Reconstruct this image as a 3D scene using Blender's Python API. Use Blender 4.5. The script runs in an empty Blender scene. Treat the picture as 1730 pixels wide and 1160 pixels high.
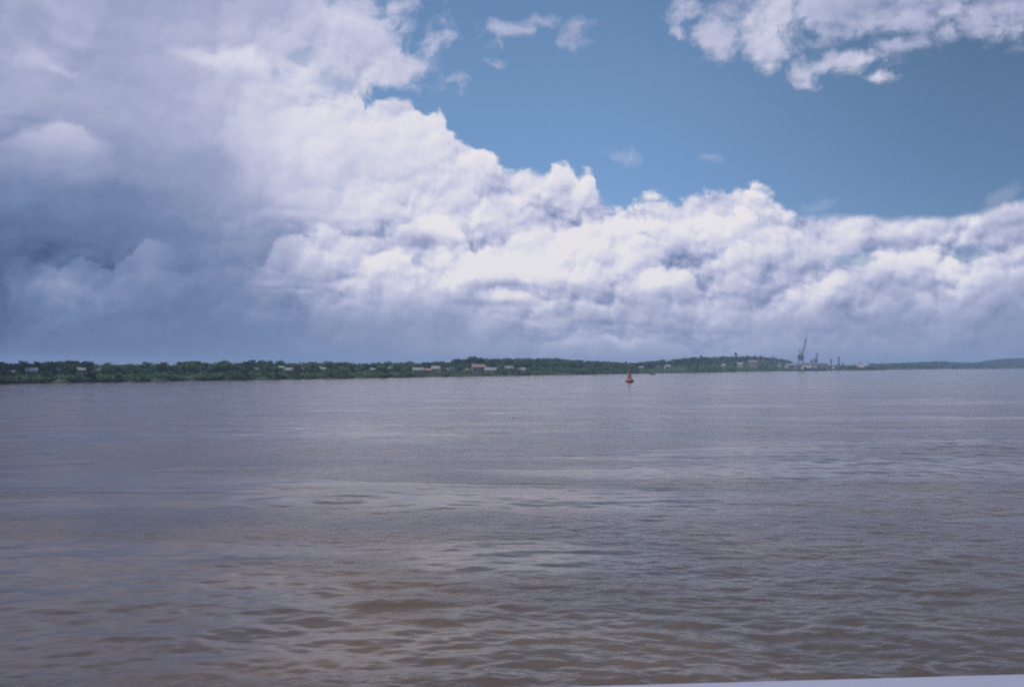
import bpy, bmesh, math, random
import numpy as np
from mathutils import Vector, Matrix

random.seed(7)
rng = np.random.default_rng(7)
sc = bpy.context.scene
COL = sc.collection

# ------------------------------------------------------------------ camera, sky, sun, exposure
EYE = 7.0            # eye height above the river (m)
F = 1682.0           # focal length in photo pixels (35 mm lens, photo 1730 wide)
CX, HZ = 865.0, 618.0  # principal column and horizon row in photo pixels
SUN_EL, SUN_AZ = math.radians(56), math.radians(-112)   # azimuth clockwise from +Y (view direction)

cam = bpy.data.cameras.new('camera'); cam.lens = 35.0; cam.sensor_width = 36.0
cam.clip_start = 0.05; cam.clip_end = 200000
co = bpy.data.objects.new('camera', cam); COL.objects.link(co)
co.location = (0, 0, EYE); co.rotation_euler = (math.radians(90) + math.atan((HZ - 580) / F), 0, 0)
sc.camera = co

sc.view_settings.view_transform = 'Standard'
sc.view_settings.look = 'None'
sc.view_settings.exposure = 0.0
sc.view_settings.gamma = 1.0
sc.cycles.use_denoising = False
sc.cycles.filter_width = 2.2
sc.cycles.max_bounces = 6
sc.cycles.volume_bounces = 1
sc.cycles.caustics_reflective = False
sc.cycles.caustics_refractive = False


def lin(r, g, b):
    def f(c):
        c /= 255.0
        return c / 12.92 if c <= 0.04045 else ((c + 0.055) / 1.055) ** 2.4
    return (f(r), f(g), f(b))


# --- tiny expression layer over shader math nodes
class E:
    nt = None

    def __init__(s, sock): s.s = sock

    def _b(a, op, b, rev=False):
        n = E.nt.nodes.new('ShaderNodeMath'); n.operation = op
        x, y = (b, a) if rev else (a, b)
        for i, v in enumerate((x, y)):
            if isinstance(v, E): E.nt.links.new(v.s, n.inputs[i])
            elif v is not None: n.inputs[i].default_value = v
        return E(n.outputs[0])

    def __add__(a, b): return a._b('ADD', b)
    def __radd__(a, b): return a._b('ADD', b, True)
    def __sub__(a, b): return a._b('SUBTRACT', b)
    def __rsub__(a, b): return a._b('SUBTRACT', b, True)
    def __mul__(a, b): return a._b('MULTIPLY', b)
    def __rmul__(a, b): return a._b('MULTIPLY', b, True)
    def __truediv__(a, b): return a._b('DIVIDE', b)
    def op(a, o, b=None): return a._b(o, b)
    def pow(a, b): return a._b('POWER', b)
    def max(a, b): return a._b('MAXIMUM', b)
    def min(a, b): return a._b('MINIMUM', b)
    def clamp(a): return a.max(0.0).min(1.0)

    def ss(a, lo, hi):
        n = E.nt.nodes.new('ShaderNodeMapRange'); n.interpolation_type = 'SMOOTHSTEP'
        E.nt.links.new(a.s, n.inputs[0])
        n.inputs[1].default_value = lo; n.inputs[2].default_value = hi
        return E(n.outputs[0])


def vec(x, y, z=0.0):
    n = E.nt.nodes.new('ShaderNodeCombineXYZ')
    for i, v in enumerate((x, y, z)):
        if isinstance(v, E): E.nt.links.new(v.s, n.inputs[i])
        else: n.inputs[i].default_value = v
    return n.outputs[0]


def noise(v, scale, detail=4, rough=0.55, dist=0.0, dims='2D', lac=2.0):
    n = E.nt.nodes.new('ShaderNodeTexNoise'); n.noise_dimensions = dims
    E.nt.links.new(v, n.inputs['Vector'])
    n.inputs['Scale'].default_value = scale; n.inputs['Detail'].default_value = detail
    n.inputs['Roughness'].default_value = rough; n.inputs['Distortion'].default_value = dist
    n.inputs['Lacunarity'].default_value = lac
    return E(n.outputs[0])


def voro(v, scale, detail=3, rough=0.5, smooth=0.35, lac=2.1):
    n = E.nt.nodes.new('ShaderNodeTexVoronoi'); n.voronoi_dimensions = '2D'
    n.feature = 'SMOOTH_F1'; n.normalize = True
    E.nt.links.new(v, n.inputs['Vector'])
    n.inputs['Scale'].default_value = scale; n.inputs['Detail'].default_value = detail
    n.inputs['Roughness'].default_value = rough; n.inputs['Smoothness'].default_value = smooth
    n.inputs['Lacunarity'].default_value = lac
    return E(n.outputs['Distance'])


def curve(x, pts, lo, hi, vlo, vhi, kind='AUTO'):
    """value of a Float Curve through pts (x, value); x is an E in [lo, hi]"""
    n = E.nt.nodes.new('ShaderNodeFloatCurve')
    t = (x - lo) / (hi - lo)
    E.nt.links.new(t.clamp().s, n.inputs['Value'])
    c = n.mapping.curves[0]
    P = [((px - lo) / (hi - lo), (pv - vlo) / (vhi - vlo)) for px, pv in pts]
    c.points[0].location = P[0]; c.points[1].location = P[-1]
    for p in P[1:-1]: c.points.new(*p)
    for p in c.points: p.handle_type = kind
    n.mapping.update()
    return E(n.outputs[0]) * (vhi - vlo) + vlo


def ae(px, py):
    """photo pixel -> direction, as azimuth / elevation measured in 'angular pixels'"""
    ty = (HZ - 580.0) / F                     # the camera's tilt
    y, z = F * math.cos(math.atan(ty)) - (580.0 - py) * math.sin(math.atan(ty)), F * math.sin(math.atan(ty)) + (580.0 - py) * math.cos(math.atan(ty))
    X, Z = (px - CX) * F / y, z * F / y
    return (CX + F * math.atan2(X, F), HZ - F * math.atan2(Z, math.hypot(X, F)))


SHADE_K = 1.25


def build_world():
    w = bpy.data.worlds.new('World'); sc.world = w; w.use_nodes = True
    nt = w.node_tree; nt.nodes.clear(); E.nt = nt
    L = nt.links.new
    K = 0.1                                   # background strength
    tc = nt.nodes.new('ShaderNodeTexCoord')
    sx = nt.nodes.new('ShaderNodeSeparateXYZ'); L(tc.outputs['Generated'], sx.inputs[0])
    x, y, z = (E(o) for o in sx.outputs)
    a = x.op('ARCTAN2', y) * F + CX
    e = HZ - z.max(-1.0).min(1.0).op('ARCSINE') * F
    sky = nt.nodes.new('ShaderNodeTexSky'); sky.sky_type = 'NISHITA'; sky.sun_disc = False
    sky.sun_elevation = SUN_EL; sky.sun_rotation = SUN_AZ
    sky.air_density = 1.0; sky.dust_density = 0.3; sky.ozone_density = 2.0
    p = vec(a * 0.01, e * 0.01)               # 1 unit = 100 angular pixels

    # domain warp shared by the clouds
    w1 = noise(p, 0.9, 4, 0.55) - 0.5
    w2 = noise(vec(a * 0.01 + 31.7, e * 0.01 + 11.3), 0.9, 4, 0.55) - 0.5

    f1 = noise(vec(a * 0.01 + 7.7, e * 0.01 + 1.9), 4.0, 3, 0.55) - 0.5
    f2 = noise(vec(a * 0.01 + 2.2, e * 0.01 + 8.3), 4.0, 3, 0.55) - 0.5

    def billow(da, de):
        """cauliflower heights, sampled at an offset towards the sun"""
        q = vec((a + da) * 0.01 + w1 * 0.34 + f1 * 0.05, (e + de) * 0.0118 + w2 * 0.34 + f2 * 0.05)
        d = voro(q, 1.35, 3.3, 0.47, 0.14, 2.3)
        return 1.0 - d * d * 1.5
    b0 = billow(0, 0)
    b1 = billow(-6, -10)

    def heap(da, de):
        q = vec((a + da) * 0.01 + w1 * 0.9, (e + de) * 0.0125 + 5.0 + w2 * 0.9)
        return 1.0 - voro(q, 0.80, 1.0, 0.4, 0.22)
    h0, h1 = heap(0, 0), heap(-22, -30)
    big = noise(vec(a * 0.01 + w1 * 0.8, e * 0.0125 + 3.1 + w2 * 0.8), 0.75, 6, 0.55)
    fine = noise(vec(a * 0.01 + w1, e * 0.0125 + 9.0), 3.2, 6, 0.62)
    shade = b0 - b1                           # >0 on the sunward flank of a billow

    def table(xs, ys, rows):
        out = None
        A = [ae(v, 400)[0] for v in xs]
        Es = [ae(865, v)[1] for v in ys]
        aw, ew = a + w1 * 70.0, e + w2 * 60.0
        for i, r in enumerate(rows):
            c = curve(aw, list(zip(A, r)), A[0], A[-1], 0.0, 1.0)
            if i == 0: wgt = 1.0 - ew.ss(Es[0], Es[1])
            elif i == len(rows) - 1: wgt = ew.ss(Es[-2], Es[-1])
            else: wgt = ew.ss(Es[i - 1], Es[i]) - ew.ss(Es[i], Es[i + 1])
            t = c * wgt
            out = t if out is None else out + t
        return out

    XS = [0, 100, 200, 320, 440, 560, 700, 850, 1000, 1150, 1300, 1450, 1600, 1730]
    YS = [-150, 0, 90, 170, 240, 310, 360, 410, 460, 510, 560, 612]
    BR = [
        [.50, .50, .50, .52, .55, .60, .62, .62, .62, .66, .68, .64, .58, .55],
        [.50, .52, .50, .52, .56, .62, .64, .62, .62, .66, .66, .60, .54, .54],
        [.53, .58, .53, .57, .66, .70, .70, .62, .62, .66, .66, .63, .60, .58],
        [.54, .54, .53, .58, .74, .84, .84, .80, .80, .80, .80, .74, .70, .66],
        [.53, .58, .53, .56, .76, .85, .85, .84, .84, .84, .84, .74, .70, .66],
        [.38, .44, .42, .44, .64, .80, .82, .86, .88, .88, .90, .74, .71, .67],
        [.27, .29, .30, .38, .55, .80, .84, .85, .86, .86, .84, .74, .71, .70],
        [.17, .19, .23, .32, .44, .68, .78, .84, .89, .82, .75, .69, .69, .67],
        [.11, .17, .24, .31, .40, .62, .78, .86, .82, .76, .71, .69, .67, .63],
        [.10, .28, .26, .26, .35, .50, .58, .65, .68, .66, .63, .60, .57, .52],
        [.10, .20, .20, .23, .30, .38, .45, .53, .57, .55, .52, .50, .47, .43],
        [.13, .16, .18, .22, .28, .35, .43, .52, .56, .55, .52, .49, .46, .42],
    ]
    B = table(XS, YS, BR)

    # where the billows read as crisp (bright cumulus) rather than as soft grey sheet or rain
    CR = [[.15] * 14,
          [.08, .08, .08, .12, .2, .2, .2, .25, .25, .3, .3, .25, .2, .2],
          [.10, .14, .08, .15, .25, .3, .3, .25, .25, .3, .3, .3, .3, .3],
          [.08, .08, .08, .12, .3, .5, .6, .6, .6, .8, .9, .5, .4, .4],
          [.08, .10, .08, .10, .2, .3, .45, .7, .9, 1., 1., .6, .5, .5],
          [.08, .08, .08, .1, .15, .3, .5, .8, 1., 1., 1., .55, .5, .5],
          [.08, .08, .08, .1, .15, .35, .7, .9, 1., 1., 1., .6, .6, .6],
          [.08, .08, .08, .1, .3, .7, .9, 1., 1., 1., 1., .8, .8, .8],
          [.08, .3, .3, .2, .3, .8, 1., 1., 1., 1., 1., .9, .9, .8],
          [.08, .35, .3, .15, .2, .5, .4, .7, .8, .8, .8, .7, .6, .5],
          [.08, .15, .15, .1, .1, .12, .12, .35, .5, .4, .35, .3, .3, .2],
          [.05] * 14]
    C = table(XS, YS, CR)

    SPOTS = [
        (724, 416, 62, 13, -.26), (842, 328, 24, 30, -.14), (790, 356, 34, 14, -.09), (1029, 446, 24, 40, -.16), (988, 446, 40, 18, -.14),
        (1151, 424, 36, 24, -.18), (1227, 362, 26, 26, -.18), (1151, 502, 50, 22, -.18), (995, 500, 52, 18, -.15), (873, 481, 90, 8, -.2),
        (849, 511, 90, 6, -.16), (1203, 474, 42, 24, -.15), (1272, 460, 40, 16, -.12), (1380, 381, 42, 8, -.08), (1480, 418, 60, 11, -.07),
        (1442, 507, 64, 18, -.1), (1713, 434, 44, 22, -.14), (660, 466, 90, 7, -.16), (500, 371, 110, 7, -.06), (520, 350, 110, 7, -.05),
        (690, 322, 70, 16, -.05), (880, 300, 30, 14, -.06), (1330, 430, 40, 14, -.1), (1570, 470, 60, 14, -.08), (1000, 398, 34, 14, -.07),
        (950, 281, 24, 24, .10), (1064, 352, 40, 22, .10), (1106, 330, 26, 16, .10), (1272, 319, 26, 18, .12), (1283, 334, 20, 30, .06),
        (873, 411, 32, 18, .10), (964, 386, 42, 14, .10), (804, 430, 32, 22, .14), (849, 458, 54, 14, .13), (974, 474, 32, 14, .12),
        (1022, 430, 20, 16, .06), (1116, 472, 36, 24, .20), (1220, 396, 28, 11, .16), (1255, 376, 14, 12, .12), (1494, 448, 30, 14, .12),
        (1574, 434, 54, 13, .20), (1387, 476, 42, 13, .14), (1338, 500, 16, 12, .18), (1324, 518, 12, 9, .14), (1609, 494, 28, 13, .14),
        (1564, 518, 22, 11, .12), (1633, 374, 22, 8, .12), (1522, 394, 28, 11, .10), (1296, 420, 28, 9, .12), (740, 383, 44, 14, .10),
        (905, 498, 50, 6, .12), (500, 492, 44, 5, .10), (470, 478, 60, 6, .08), (50, 108, 40, 14, .10), (110, 116, 24, 10, .08), (60, 50, 24, 30, -.08),
        (130, 84, 40, 10, -.08), (40, 200, 44, 6, -.08), (400, 110, 60, 22, .16), (340, 96, 40, 16, .12), (505, 118, 24, 18, .10), (600, 30, 90, 22, .06),
        (1270, 40, 36, 30, .08), (1380, 55, 16, 14, .10), (1330, 85, 40, 20, .04), (1480, 20, 90, 16, -.1), (1560, 6, 80, 12, -.12), (1300, 118, 26, 12, .06),
        (960, 578, 40, 8, .10), (1060, 580, 40, 10, .10), (930, 545, 60, 9, .08), (1000, 545, 90, 5, -.1), (1150, 560, 90, 5, -.07),
    ]

    # ridges: bright crests of nearer cumulus in front of farther ones
    LO, HI = ae(-60, 400)[0], ae(1790, 400)[0]

    def contour(pts, kind='AUTO'):
        P = sorted(ae(*q) for q in pts)
        P = [(LO, P[0][1])] + [q for q in P if LO < q[0] < HI] + [(HI, P[-1][1])]
        return curve(a + w1 * 34.0, P, LO, HI, -700.0, 700.0, kind)

    lump = (b0 - 0.80) * 46.0 + (fine - 0.5) * 26.0

    def ridge(B, pts, x0, x1, amp, fall=42.0, dark=0.6, wob=1.0):
        t = e + w2 * 34.0 - contour(pts) + lump * wob
        A0, A1 = ae(x0, 400)[0], ae(x1, 400)[0]
        env = a.ss(A0, A0 + 70) * (1.0 - a.ss(A1 - 70, A1))
        up = t.ss(-3.0, 9.0) * (1.0 - t.ss(8.0, fall * 2.2))
        dn = (1.0 - t.ss(-6.0, 6.0)) * t.ss(-46.0, -4.0)
        return B + env * (up * amp - dn * (amp * dark))

    B = ridge(B, [(430, 450), (480, 405), (530, 388), (600, 398), (640, 402), (720, 366), (770, 378), (800, 420), (860, 440)], 400, 850, .13, 40)
    B = ridge(B, [(560, 470), (640, 432), (720, 440), (790, 425), (850, 412), (900, 392), (960, 384), (1010, 362), (1060, 352), (1130, 380)], 560, 1120, .14, 46)
    B = ridge(B, [(940, 470), (980, 425), (1020, 418), (1060, 450)], 930, 1070, .10, 26)
    B = ridge(B, [(1060, 490), (1090, 458), (1130, 446), (1170, 460), (1200, 490)], 1050, 1220, .20, 34)
    B = ridge(B, [(1140, 400), (1190, 378), (1240, 368), (1280, 372), (1330, 400)], 1130, 1330, .14, 30)
    B = ridge(B, [(1290, 520), (1340, 490), (1400, 470), (1470, 430), (1540, 428), (1610, 428), (1680, 470)], 1290, 1680, .16, 32)
    B = ridge(B, [(1530, 520), (1600, 490), (1650, 440), (1730, 405)], 1540, 1800, .10, 40)
    B = ridge(B, [(780, 500), (850, 490), (930, 496), (960, 505)], 770, 960, .16, 16, 0.8, 0.5)
    B = ridge(B, [(900, 585), (950, 562), (1000, 570), (1060, 566), (1120, 582), (1300, 586)], 860, 1300, .05, 18, 0.4, 1.3)
    B = ridge(B, [(60, 470), (110, 448), (200, 440), (260, 410), (310, 420)], 30, 320, .13, 50, 0.1, 1.3)
    B = ridge(B, [(240, 540), (280, 532), (310, 536)], 235, 312, .12, 10, 0.3, 0.5)
    B = ridge(B, [(-20, 240), (60, 212), (120, 210), (200, 245)], -60, 215, .10, 34, 0.8, 0.4)
    B = ridge(B, [(1330, 365), (1500, 366), (1620, 368), (1700, 350)], 1330, 1800, .06, 26, 0.0, 0.4)

    # lit heads and shaded hollows of single cumulus towers
    lw = (b0 - 0.80) * 60.0
    wv = vec(a + w1 * 46.0 + (fine - 0.5) * 30.0, e + w2 * 40.0 + lw)

    wt = vec(a + w1 * 46.0, e + w2 * 12.0 + (fine - 0.5) * 8.0)

    def spots(items):
        out = None
        for (cx, cy, rx, ry, amp) in items:
            ca, ce = ae(cx, cy)
            n = nt.nodes.new('ShaderNodeVectorMath'); n.operation = 'SUBTRACT'; L(wv if ry > 9 else wt, n.inputs[0]); n.inputs[1].default_value = (ca, ce, 0)
            m_ = nt.nodes.new('ShaderNodeVectorMath'); m_.operation = 'DIVIDE'; L(n.outputs[0], m_.inputs[0]); m_.inputs[1].default_value = (rx * 1.5, ry * 1.5, 1)
            l = nt.nodes.new('ShaderNodeVectorMath'); l.operation = 'LENGTH'; L(m_.outputs[0], l.inputs[0])
            t = (1.0 - E(l.outputs['Value']).ss(0.15, 1.0)) * amp
            out = t if out is None else out + t
        return out
    B = B + spots([q[:4] + (q[4] * (0.72 if q[4] < 0 else 1.0),) for q in SPOTS])

    B = B + C * (shade * SHADE_K + (h0 - h1) * 0.58 + (b0 - 0.80) * 0.25 - 0.02) + (big - 0.5) * 0.42 * (C * 0.55 + 0.22) + (fine - 0.5) * (C * 0.10 + 0.06)

    # ---- coverage
    TOP = [(-60, -400), (300, -300), (390, 60), (405, 150), (450, 160), (520, 168), (560, 163), (585, 146), (606, 152), (614, 178),
           (640, 172), (668, 164), (690, 163), (712, 192), (744, 178), (752, 206), (775, 234), (800, 246), (832, 262),
           (850, 286), (900, 292), (926, 290), (944, 270), (962, 276), (974, 296), (1000, 288), (1004, 322), (1024, 346), (1056, 344),
           (1104, 326), (1132, 342), (1184, 330), (1222, 324), (1276, 306), (1300, 322), (1332, 352), (1352, 364), (1400, 362),
           (1500, 364), (1600, 366), (1650, 360), (1700, 344), (1790, 330)]
    P = sorted(ae(*q) for q in TOP)
    top = curve(a + w1 * 20.0, P, P[0][0], P[-1][0], -700.0, 700.0, 'VECTOR')
    flat = a.ss(ae(1310, 400)[0], ae(1370, 400)[0])          # the sheet on the right has a straight, soft top
    t = e + w2 * 22.0 - top + ((b0 - 0.82) * 44.0 + (fine - 0.5) * 34.0) * (1.0 - flat * 0.75)
    cov = t.ss(-4.0, 11.0)
    cov = cov * (1.0 - 0.0 * flat)

    def puff(pts, gain, thick):
        """ragged detached clouds: union of soft ellipses eaten into by noise"""
        f = None
        for (cx, cy, rx, ry) in pts:
            ca, ce = ae(cx, cy)
            dx, dy = (a + w1 * 60.0 - ca) / rx, (e + w2 * 45.0 - ce) / ry
            g = 1.0 - (dx * dx + dy * dy).op('SQRT')
            f = g if f is None else f.max(g)
        return f
    rag = (noise(vec(a * 0.01 + w1 * 0.5, e * 0.012 + 20.0 + w2 * 0.5), 1.6, 7, 0.62) - 0.5)
    hi_left = puff([(180, 40, 560, 190), (560, 70, 150, 70), (620, 100, 110, 52), (330, 150, 300, 120), (520, 140, 60, 40)], 1, 1)
    hi_left = (hi_left * 1.6 + rag * 1.5 + (fine - 0.5) * 0.4).ss(-0.05, 0.6)
    hi_right = puff([(1310, 30, 130, 72), (1290, 78, 54, 46), (1400, 14, 200, 60), (1560, 10, 260, 52), (1730, 5, 200, 62),
                     (1215, 60, 40, 40), (1440, 98, 90, 22), (1510, 74, 60, 18), (1160, 15, 40, 32), (1156, 58, 24, 16),
                     (1482, 128, 22, 14), (1360, 118, 34, 30)], 1, 1)
    hi_right = (hi_right * 1.35 + rag * 2.2 + (fine - 0.5) * 1.5).ss(-0.1, 1.2)
    wisps = puff([(862, 50, 56, 13), (912, 42, 44, 12), (966, 62, 30, 20), (980, 44, 34, 14), (842, 106, 26, 12)], 1, 1)
    wisps = (wisps * 0.95 + rag * 1.5 + (fine - 0.5) * 1.3).ss(-0.05, 1.0) * 0.75
    faint = puff([(1050, 264, 40, 16), (1205, 272, 44, 14), (1395, 354, 36, 14), (1690, 338, 60, 24)], 1, 1)
    faint = (faint * 0.8 + rag * 2.4).ss(0.1, 0.9) * 0.2
    # a window of clear sky in the right hand bank
    hole = puff([(1445, 440, 58, 15), (1634, 430, 26, 16)], 1, 1)
    hole = (hole * 1.2 + rag * 1.6 + (b0 - 0.80) * -1.2).ss(0.1, 0.55)
    bl = puff([(505, 93, 42, 14), (555, 140, 34, 20), (470, 118, 16, 24)], 1, 1)
    bl = (bl * 1.1 + rag * 2.6).ss(0.0, 0.9) * 0.4
    cov = cov.max(hi_left * (1.0 - bl)).max(hi_right).max(wisps).max(faint) * (1.0 - hole * 0.6)
    # overhead, out of the picture: broken cloud
    over = (noise(p, 0.22, 6, 0.55) + 0.02).ss(0.46, 0.62)
    m = e.ss(-420.0, -60.0)
    cov = cov * m + over * (1.0 - m)
    cov = cov.clamp()

    # ---- colours (radiance; the clouds' light and shade is painted in through B)
    ramp = nt.nodes.new('ShaderNodeValToRGB'); ramp.color_ramp.interpolation = 'LINEAR'
    stops = [(0.0, (62, 80, 116)), (0.12, (84, 103, 141)), (0.3, (112, 131, 169)), (0.5, (156, 164, 197)),
             (0.7, (194, 197, 222)), (0.86, (219, 219, 233)), (1.0, (235, 232, 236))]
    el = ramp.color_ramp.elements
    while len(el) < len(stops): el.new(0.5)
    for q, (pos, c) in zip(el, stops):
        q.position = pos; q.color = (*lin(*c), 1)
    L(B.clamp().s, ramp.inputs[0])
    sc1 = nt.nodes.new('ShaderNodeVectorMath'); sc1.operation = 'SCALE'; sc1.inputs['Scale'].default_value = 1.0 / K
    L(ramp.outputs[0], sc1.inputs[0])
    tint = nt.nodes.new('ShaderNodeVectorMath'); tint.operation = 'MULTIPLY'; tint.inputs[1].default_value = SKY_TINT
    clear = nt.nodes.new('ShaderNodeVectorMath'); clear.operation = 'SCALE'      # sky painted darker towards the right
    L(sky.outputs[0], clear.inputs[0])
    L((1.0 - a.ss(950, 1720) * 0.42).s, clear.inputs['Scale'])
    lo_ = nt.nodes.new('ShaderNodeMix'); lo_.data_type = 'VECTOR'; L(e.ss(120, 400).s, lo_.inputs[0])
    lo_.inputs[4].default_value = SKY_TINT; lo_.inputs[5].default_value = SKY_TINT_LOW; L(lo_.outputs[1], tint.inputs[1])
    L(clear.outputs[0], tint.inputs[0])
    mix = nt.nodes.new('ShaderNodeMix'); mix.data_type = 'RGBA'
    L(cov.s, mix.inputs[0]); L(tint.outputs[0], mix.inputs[6]); L(sc1.outputs[0], mix.inputs[7])
    bg = nt.nodes.new('ShaderNodeBackground'); bg.inputs[1].default_value = K
    L(mix.outputs[2], bg.inputs[0])
    out = nt.nodes.new('ShaderNodeOutputWorld'); L(bg.outputs[0], out.inputs[0])
    w.cycles.sampling_method = 'MANUAL'; w.cycles.sample_map_resolution = 512


SKY_TINT = (0.89, 1.01, 1.10)
SKY_TINT_LOW = (0.72, 0.87, 1.12)
build_world()

sun = bpy.data.lights.new('sun', 'SUN'); sun.energy = 3.0; sun.angle = math.radians(0.5); sun.color = (1.0, 0.95, 0.88)
so = bpy.data.objects.new('sun', sun); COL.objects.link(so)
sd = Vector((math.sin(SUN_AZ) * math.cos(SUN_EL), math.cos(SUN_AZ) * math.cos(SUN_EL), math.sin(SUN_EL)))
so.rotation_euler = sd.to_track_quat('Z', 'Y').to_euler()

# ------------------------------------------------------------------ helpers
def px_ground(px, Y, z=0.0):
    """point on the vertical photo column px at depth Y"""
    return Vector(((px - CX) / F * Y, Y, z))


def py_of(Y, z): return HZ + (EYE - z) / Y * F


def tag(o, label=None, cat=None, group=None, kind=None):
    for k, v in (('label', label), ('category', cat), ('group', group), ('kind', kind)):
        if v: o[k] = v
    return o


def empty(name, loc, rz=0.0, label=None, cat=None, group=None):
    o = bpy.data.objects.new(name, None); COL.objects.link(o)
    o.location = loc; o.rotation_euler = (0, 0, rz); o.empty_display_size = 0.5
    return tag(o, label, cat, group)


class MB:
    """collects shapes, then links them as one mesh object"""
    def __init__(s): s.v = []; s.f = []; s.sm = []

    def add(s, vs, fs, smooth=False):
        n = len(s.v); s.v += [tuple(p) for p in vs]
        s.f += [tuple(i + n for i in q) for q in fs]; s.sm += [smooth] * len(fs)
        return s

    def box(s, c, d, rz=0.0, taper=1.0, bev=0.0):
        x, y, z = (q / 2 for q in d); R = Matrix.Rotation(rz, 3, 'Z'); c = Vector(c)
        b = min(bev, x * .45, y * .45, z * .45)
        if b <= 0:
            vs = [(sx * x * (taper if sz > 0 else 1), sy * y * (taper if sz > 0 else 1), sz * z) for sz in (-1, 1) for sy in (-1, 1) for sx in (-1, 1)]
            fs = [(0, 2, 3, 1), (4, 5, 7, 6), (0, 1, 5, 4), (2, 6, 7, 3), (0, 4, 6, 2), (1, 3, 7, 5)]
            return s.add([c + R @ Vector(p) for p in vs], fs)
        vs = []; fs = []
        prof = [(b, -z), (0, -z + b), (0, z - b), (b, z)]
        for ins, zz in prof:
            X, Y = x - ins, y - ins
            for px_, py_ in ((-X + b, -Y), (X - b, -Y), (X, -Y + b), (X, Y - b), (X - b, Y), (-X + b, Y), (-X, Y - b), (-X, -Y + b)):
                vs.append(c + R @ Vector((px_, py_, zz)))
        for r in range(3):
            for i in range(8):
                j = (i + 1) % 8; fs.append((r * 8 + i, r * 8 + j, r * 8 + 8 + j, r * 8 + 8 + i))
        fs.append(tuple(range(7, -1, -1))); fs.append(tuple(range(24, 32)))
        return s.add(vs, fs)

    def tube(s, p, q, r, r2=None, n=8, smooth=True):
        p, q = Vector(p), Vector(q); r2 = r if r2 is None else r2
        d = (q - p).normalized(); u = d.orthogonal().normalized(); w = d.cross(u)
        vs = []
        for c, rr in ((p, r), (q, r2)):
            for i in range(n):
                t = 2 * math.pi * i / n; vs.append(c + u * rr * math.cos(t) + w * rr * math.sin(t))
        fs = [(i, (i + 1) % n, n + (i + 1) % n, n + i) for i in range(n)]
        s.add(vs, fs, smooth); m = len(s.v) - 2 * n
        s.f += [tuple(m + i for i in range(n - 1, -1, -1)), tuple(m + n + i for i in range(n))]; s.sm += [False, False]
        return s

    def lathe(s, prof, c=(0, 0, 0), n=24):
        c = Vector(c); vs = []; fs = []
        for r, z in prof:
            for i in range(n):
                t = 2 * math.pi * i / n; vs.append(c + Vector((r * math.cos(t), r * math.sin(t), z)))
        for k in range(len(prof) - 1):
            for i in range(n):
                j = (i + 1) % n; fs.append((k * n + i, k * n + j, k * n + n + j, k * n + n + i))
        fs += [tuple(range(n - 1, -1, -1)), tuple((len(prof) - 1) * n + i for i in range(n))]
        return s.add(vs, fs, True)

    def build(s, name, mat, parent=None):
        return link(name, mesh(name, s.v, s.f, mat, s.sm), parent)


def mesh(name, v, f, mat, sm=None):
    me = bpy.data.meshes.new(name); me.from_pydata([tuple(p) for p in v], [], f)
    if sm is not None: me.polygons.foreach_set('use_smooth', sm)
    if mat: me.materials.append(mat)
    me.update(); return me


def np_mesh(name, V, Q, mat, smooth=False):
    """mesh from numpy arrays: V (n,3), Q (m,k) faces of k corners"""
    me = bpy.data.meshes.new(name); k = Q.shape[1]
    me.vertices.add(len(V)); me.vertices.foreach_set('co', np.ascontiguousarray(V, dtype=np.float32).ravel())
    me.loops.add(Q.size); me.loops.foreach_set('vertex_index', np.ascontiguousarray(Q, dtype=np.int32).ravel())
    me.polygons.add(len(Q)); me.polygons.foreach_set('loop_start', np.arange(0, Q.size, k, dtype=np.int32))
    me.polygons.foreach_set('use_smooth', np.full(len(Q), smooth))
    if mat: me.materials.append(mat)
    me.update(calc_edges=True); return me


def link(name, me, parent=None):
    o = bpy.data.objects.new(name, me); COL.objects.link(o)
    if parent: o.parent = parent
    return o


# ------------------------------------------------------------------ materials
def material(name, c1, c2=None, scale=1.0, rough=0.7, bump=0.0, metal=0.0, detail=4, coord='Object', lo=0.4, hi=0.6):
    """two-tone weathered surface: noise mixes the two colours and roughens the surface"""
    m = bpy.data.materials.new(name); m.use_nodes = True; nt = m.node_tree; E.nt = nt
    b = nt.nodes['Principled BSDF']; b.inputs['Roughness'].default_value = rough; b.inputs['Metallic'].default_value = metal
    tc = nt.nodes.new('ShaderNodeTexCoord')
    f = noise(tc.outputs[coord], scale, detail, 0.6, 0.2, '3D')
    mx = nt.nodes.new('ShaderNodeMix'); mx.data_type = 'RGBA'
    nt.links.new(f.ss(lo, hi).s, mx.inputs[0])
    mx.inputs[6].default_value = (*c1, 1); mx.inputs[7].default_value = (*(c2 or c1), 1)
    nt.links.new(mx.outputs[2], b.inputs['Base Color'])
    nt.links.new((f * 0.2 + (rough - 0.1)).s, b.inputs['Roughness'])
    if bump:
        bp = nt.nodes.new('ShaderNodeBump'); bp.inputs['Strength'].default_value = bump
        nt.links.new(f.s, bp.inputs['Height']); nt.links.new(bp.outputs[0], b.inputs['Normal'])
    return m


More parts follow.
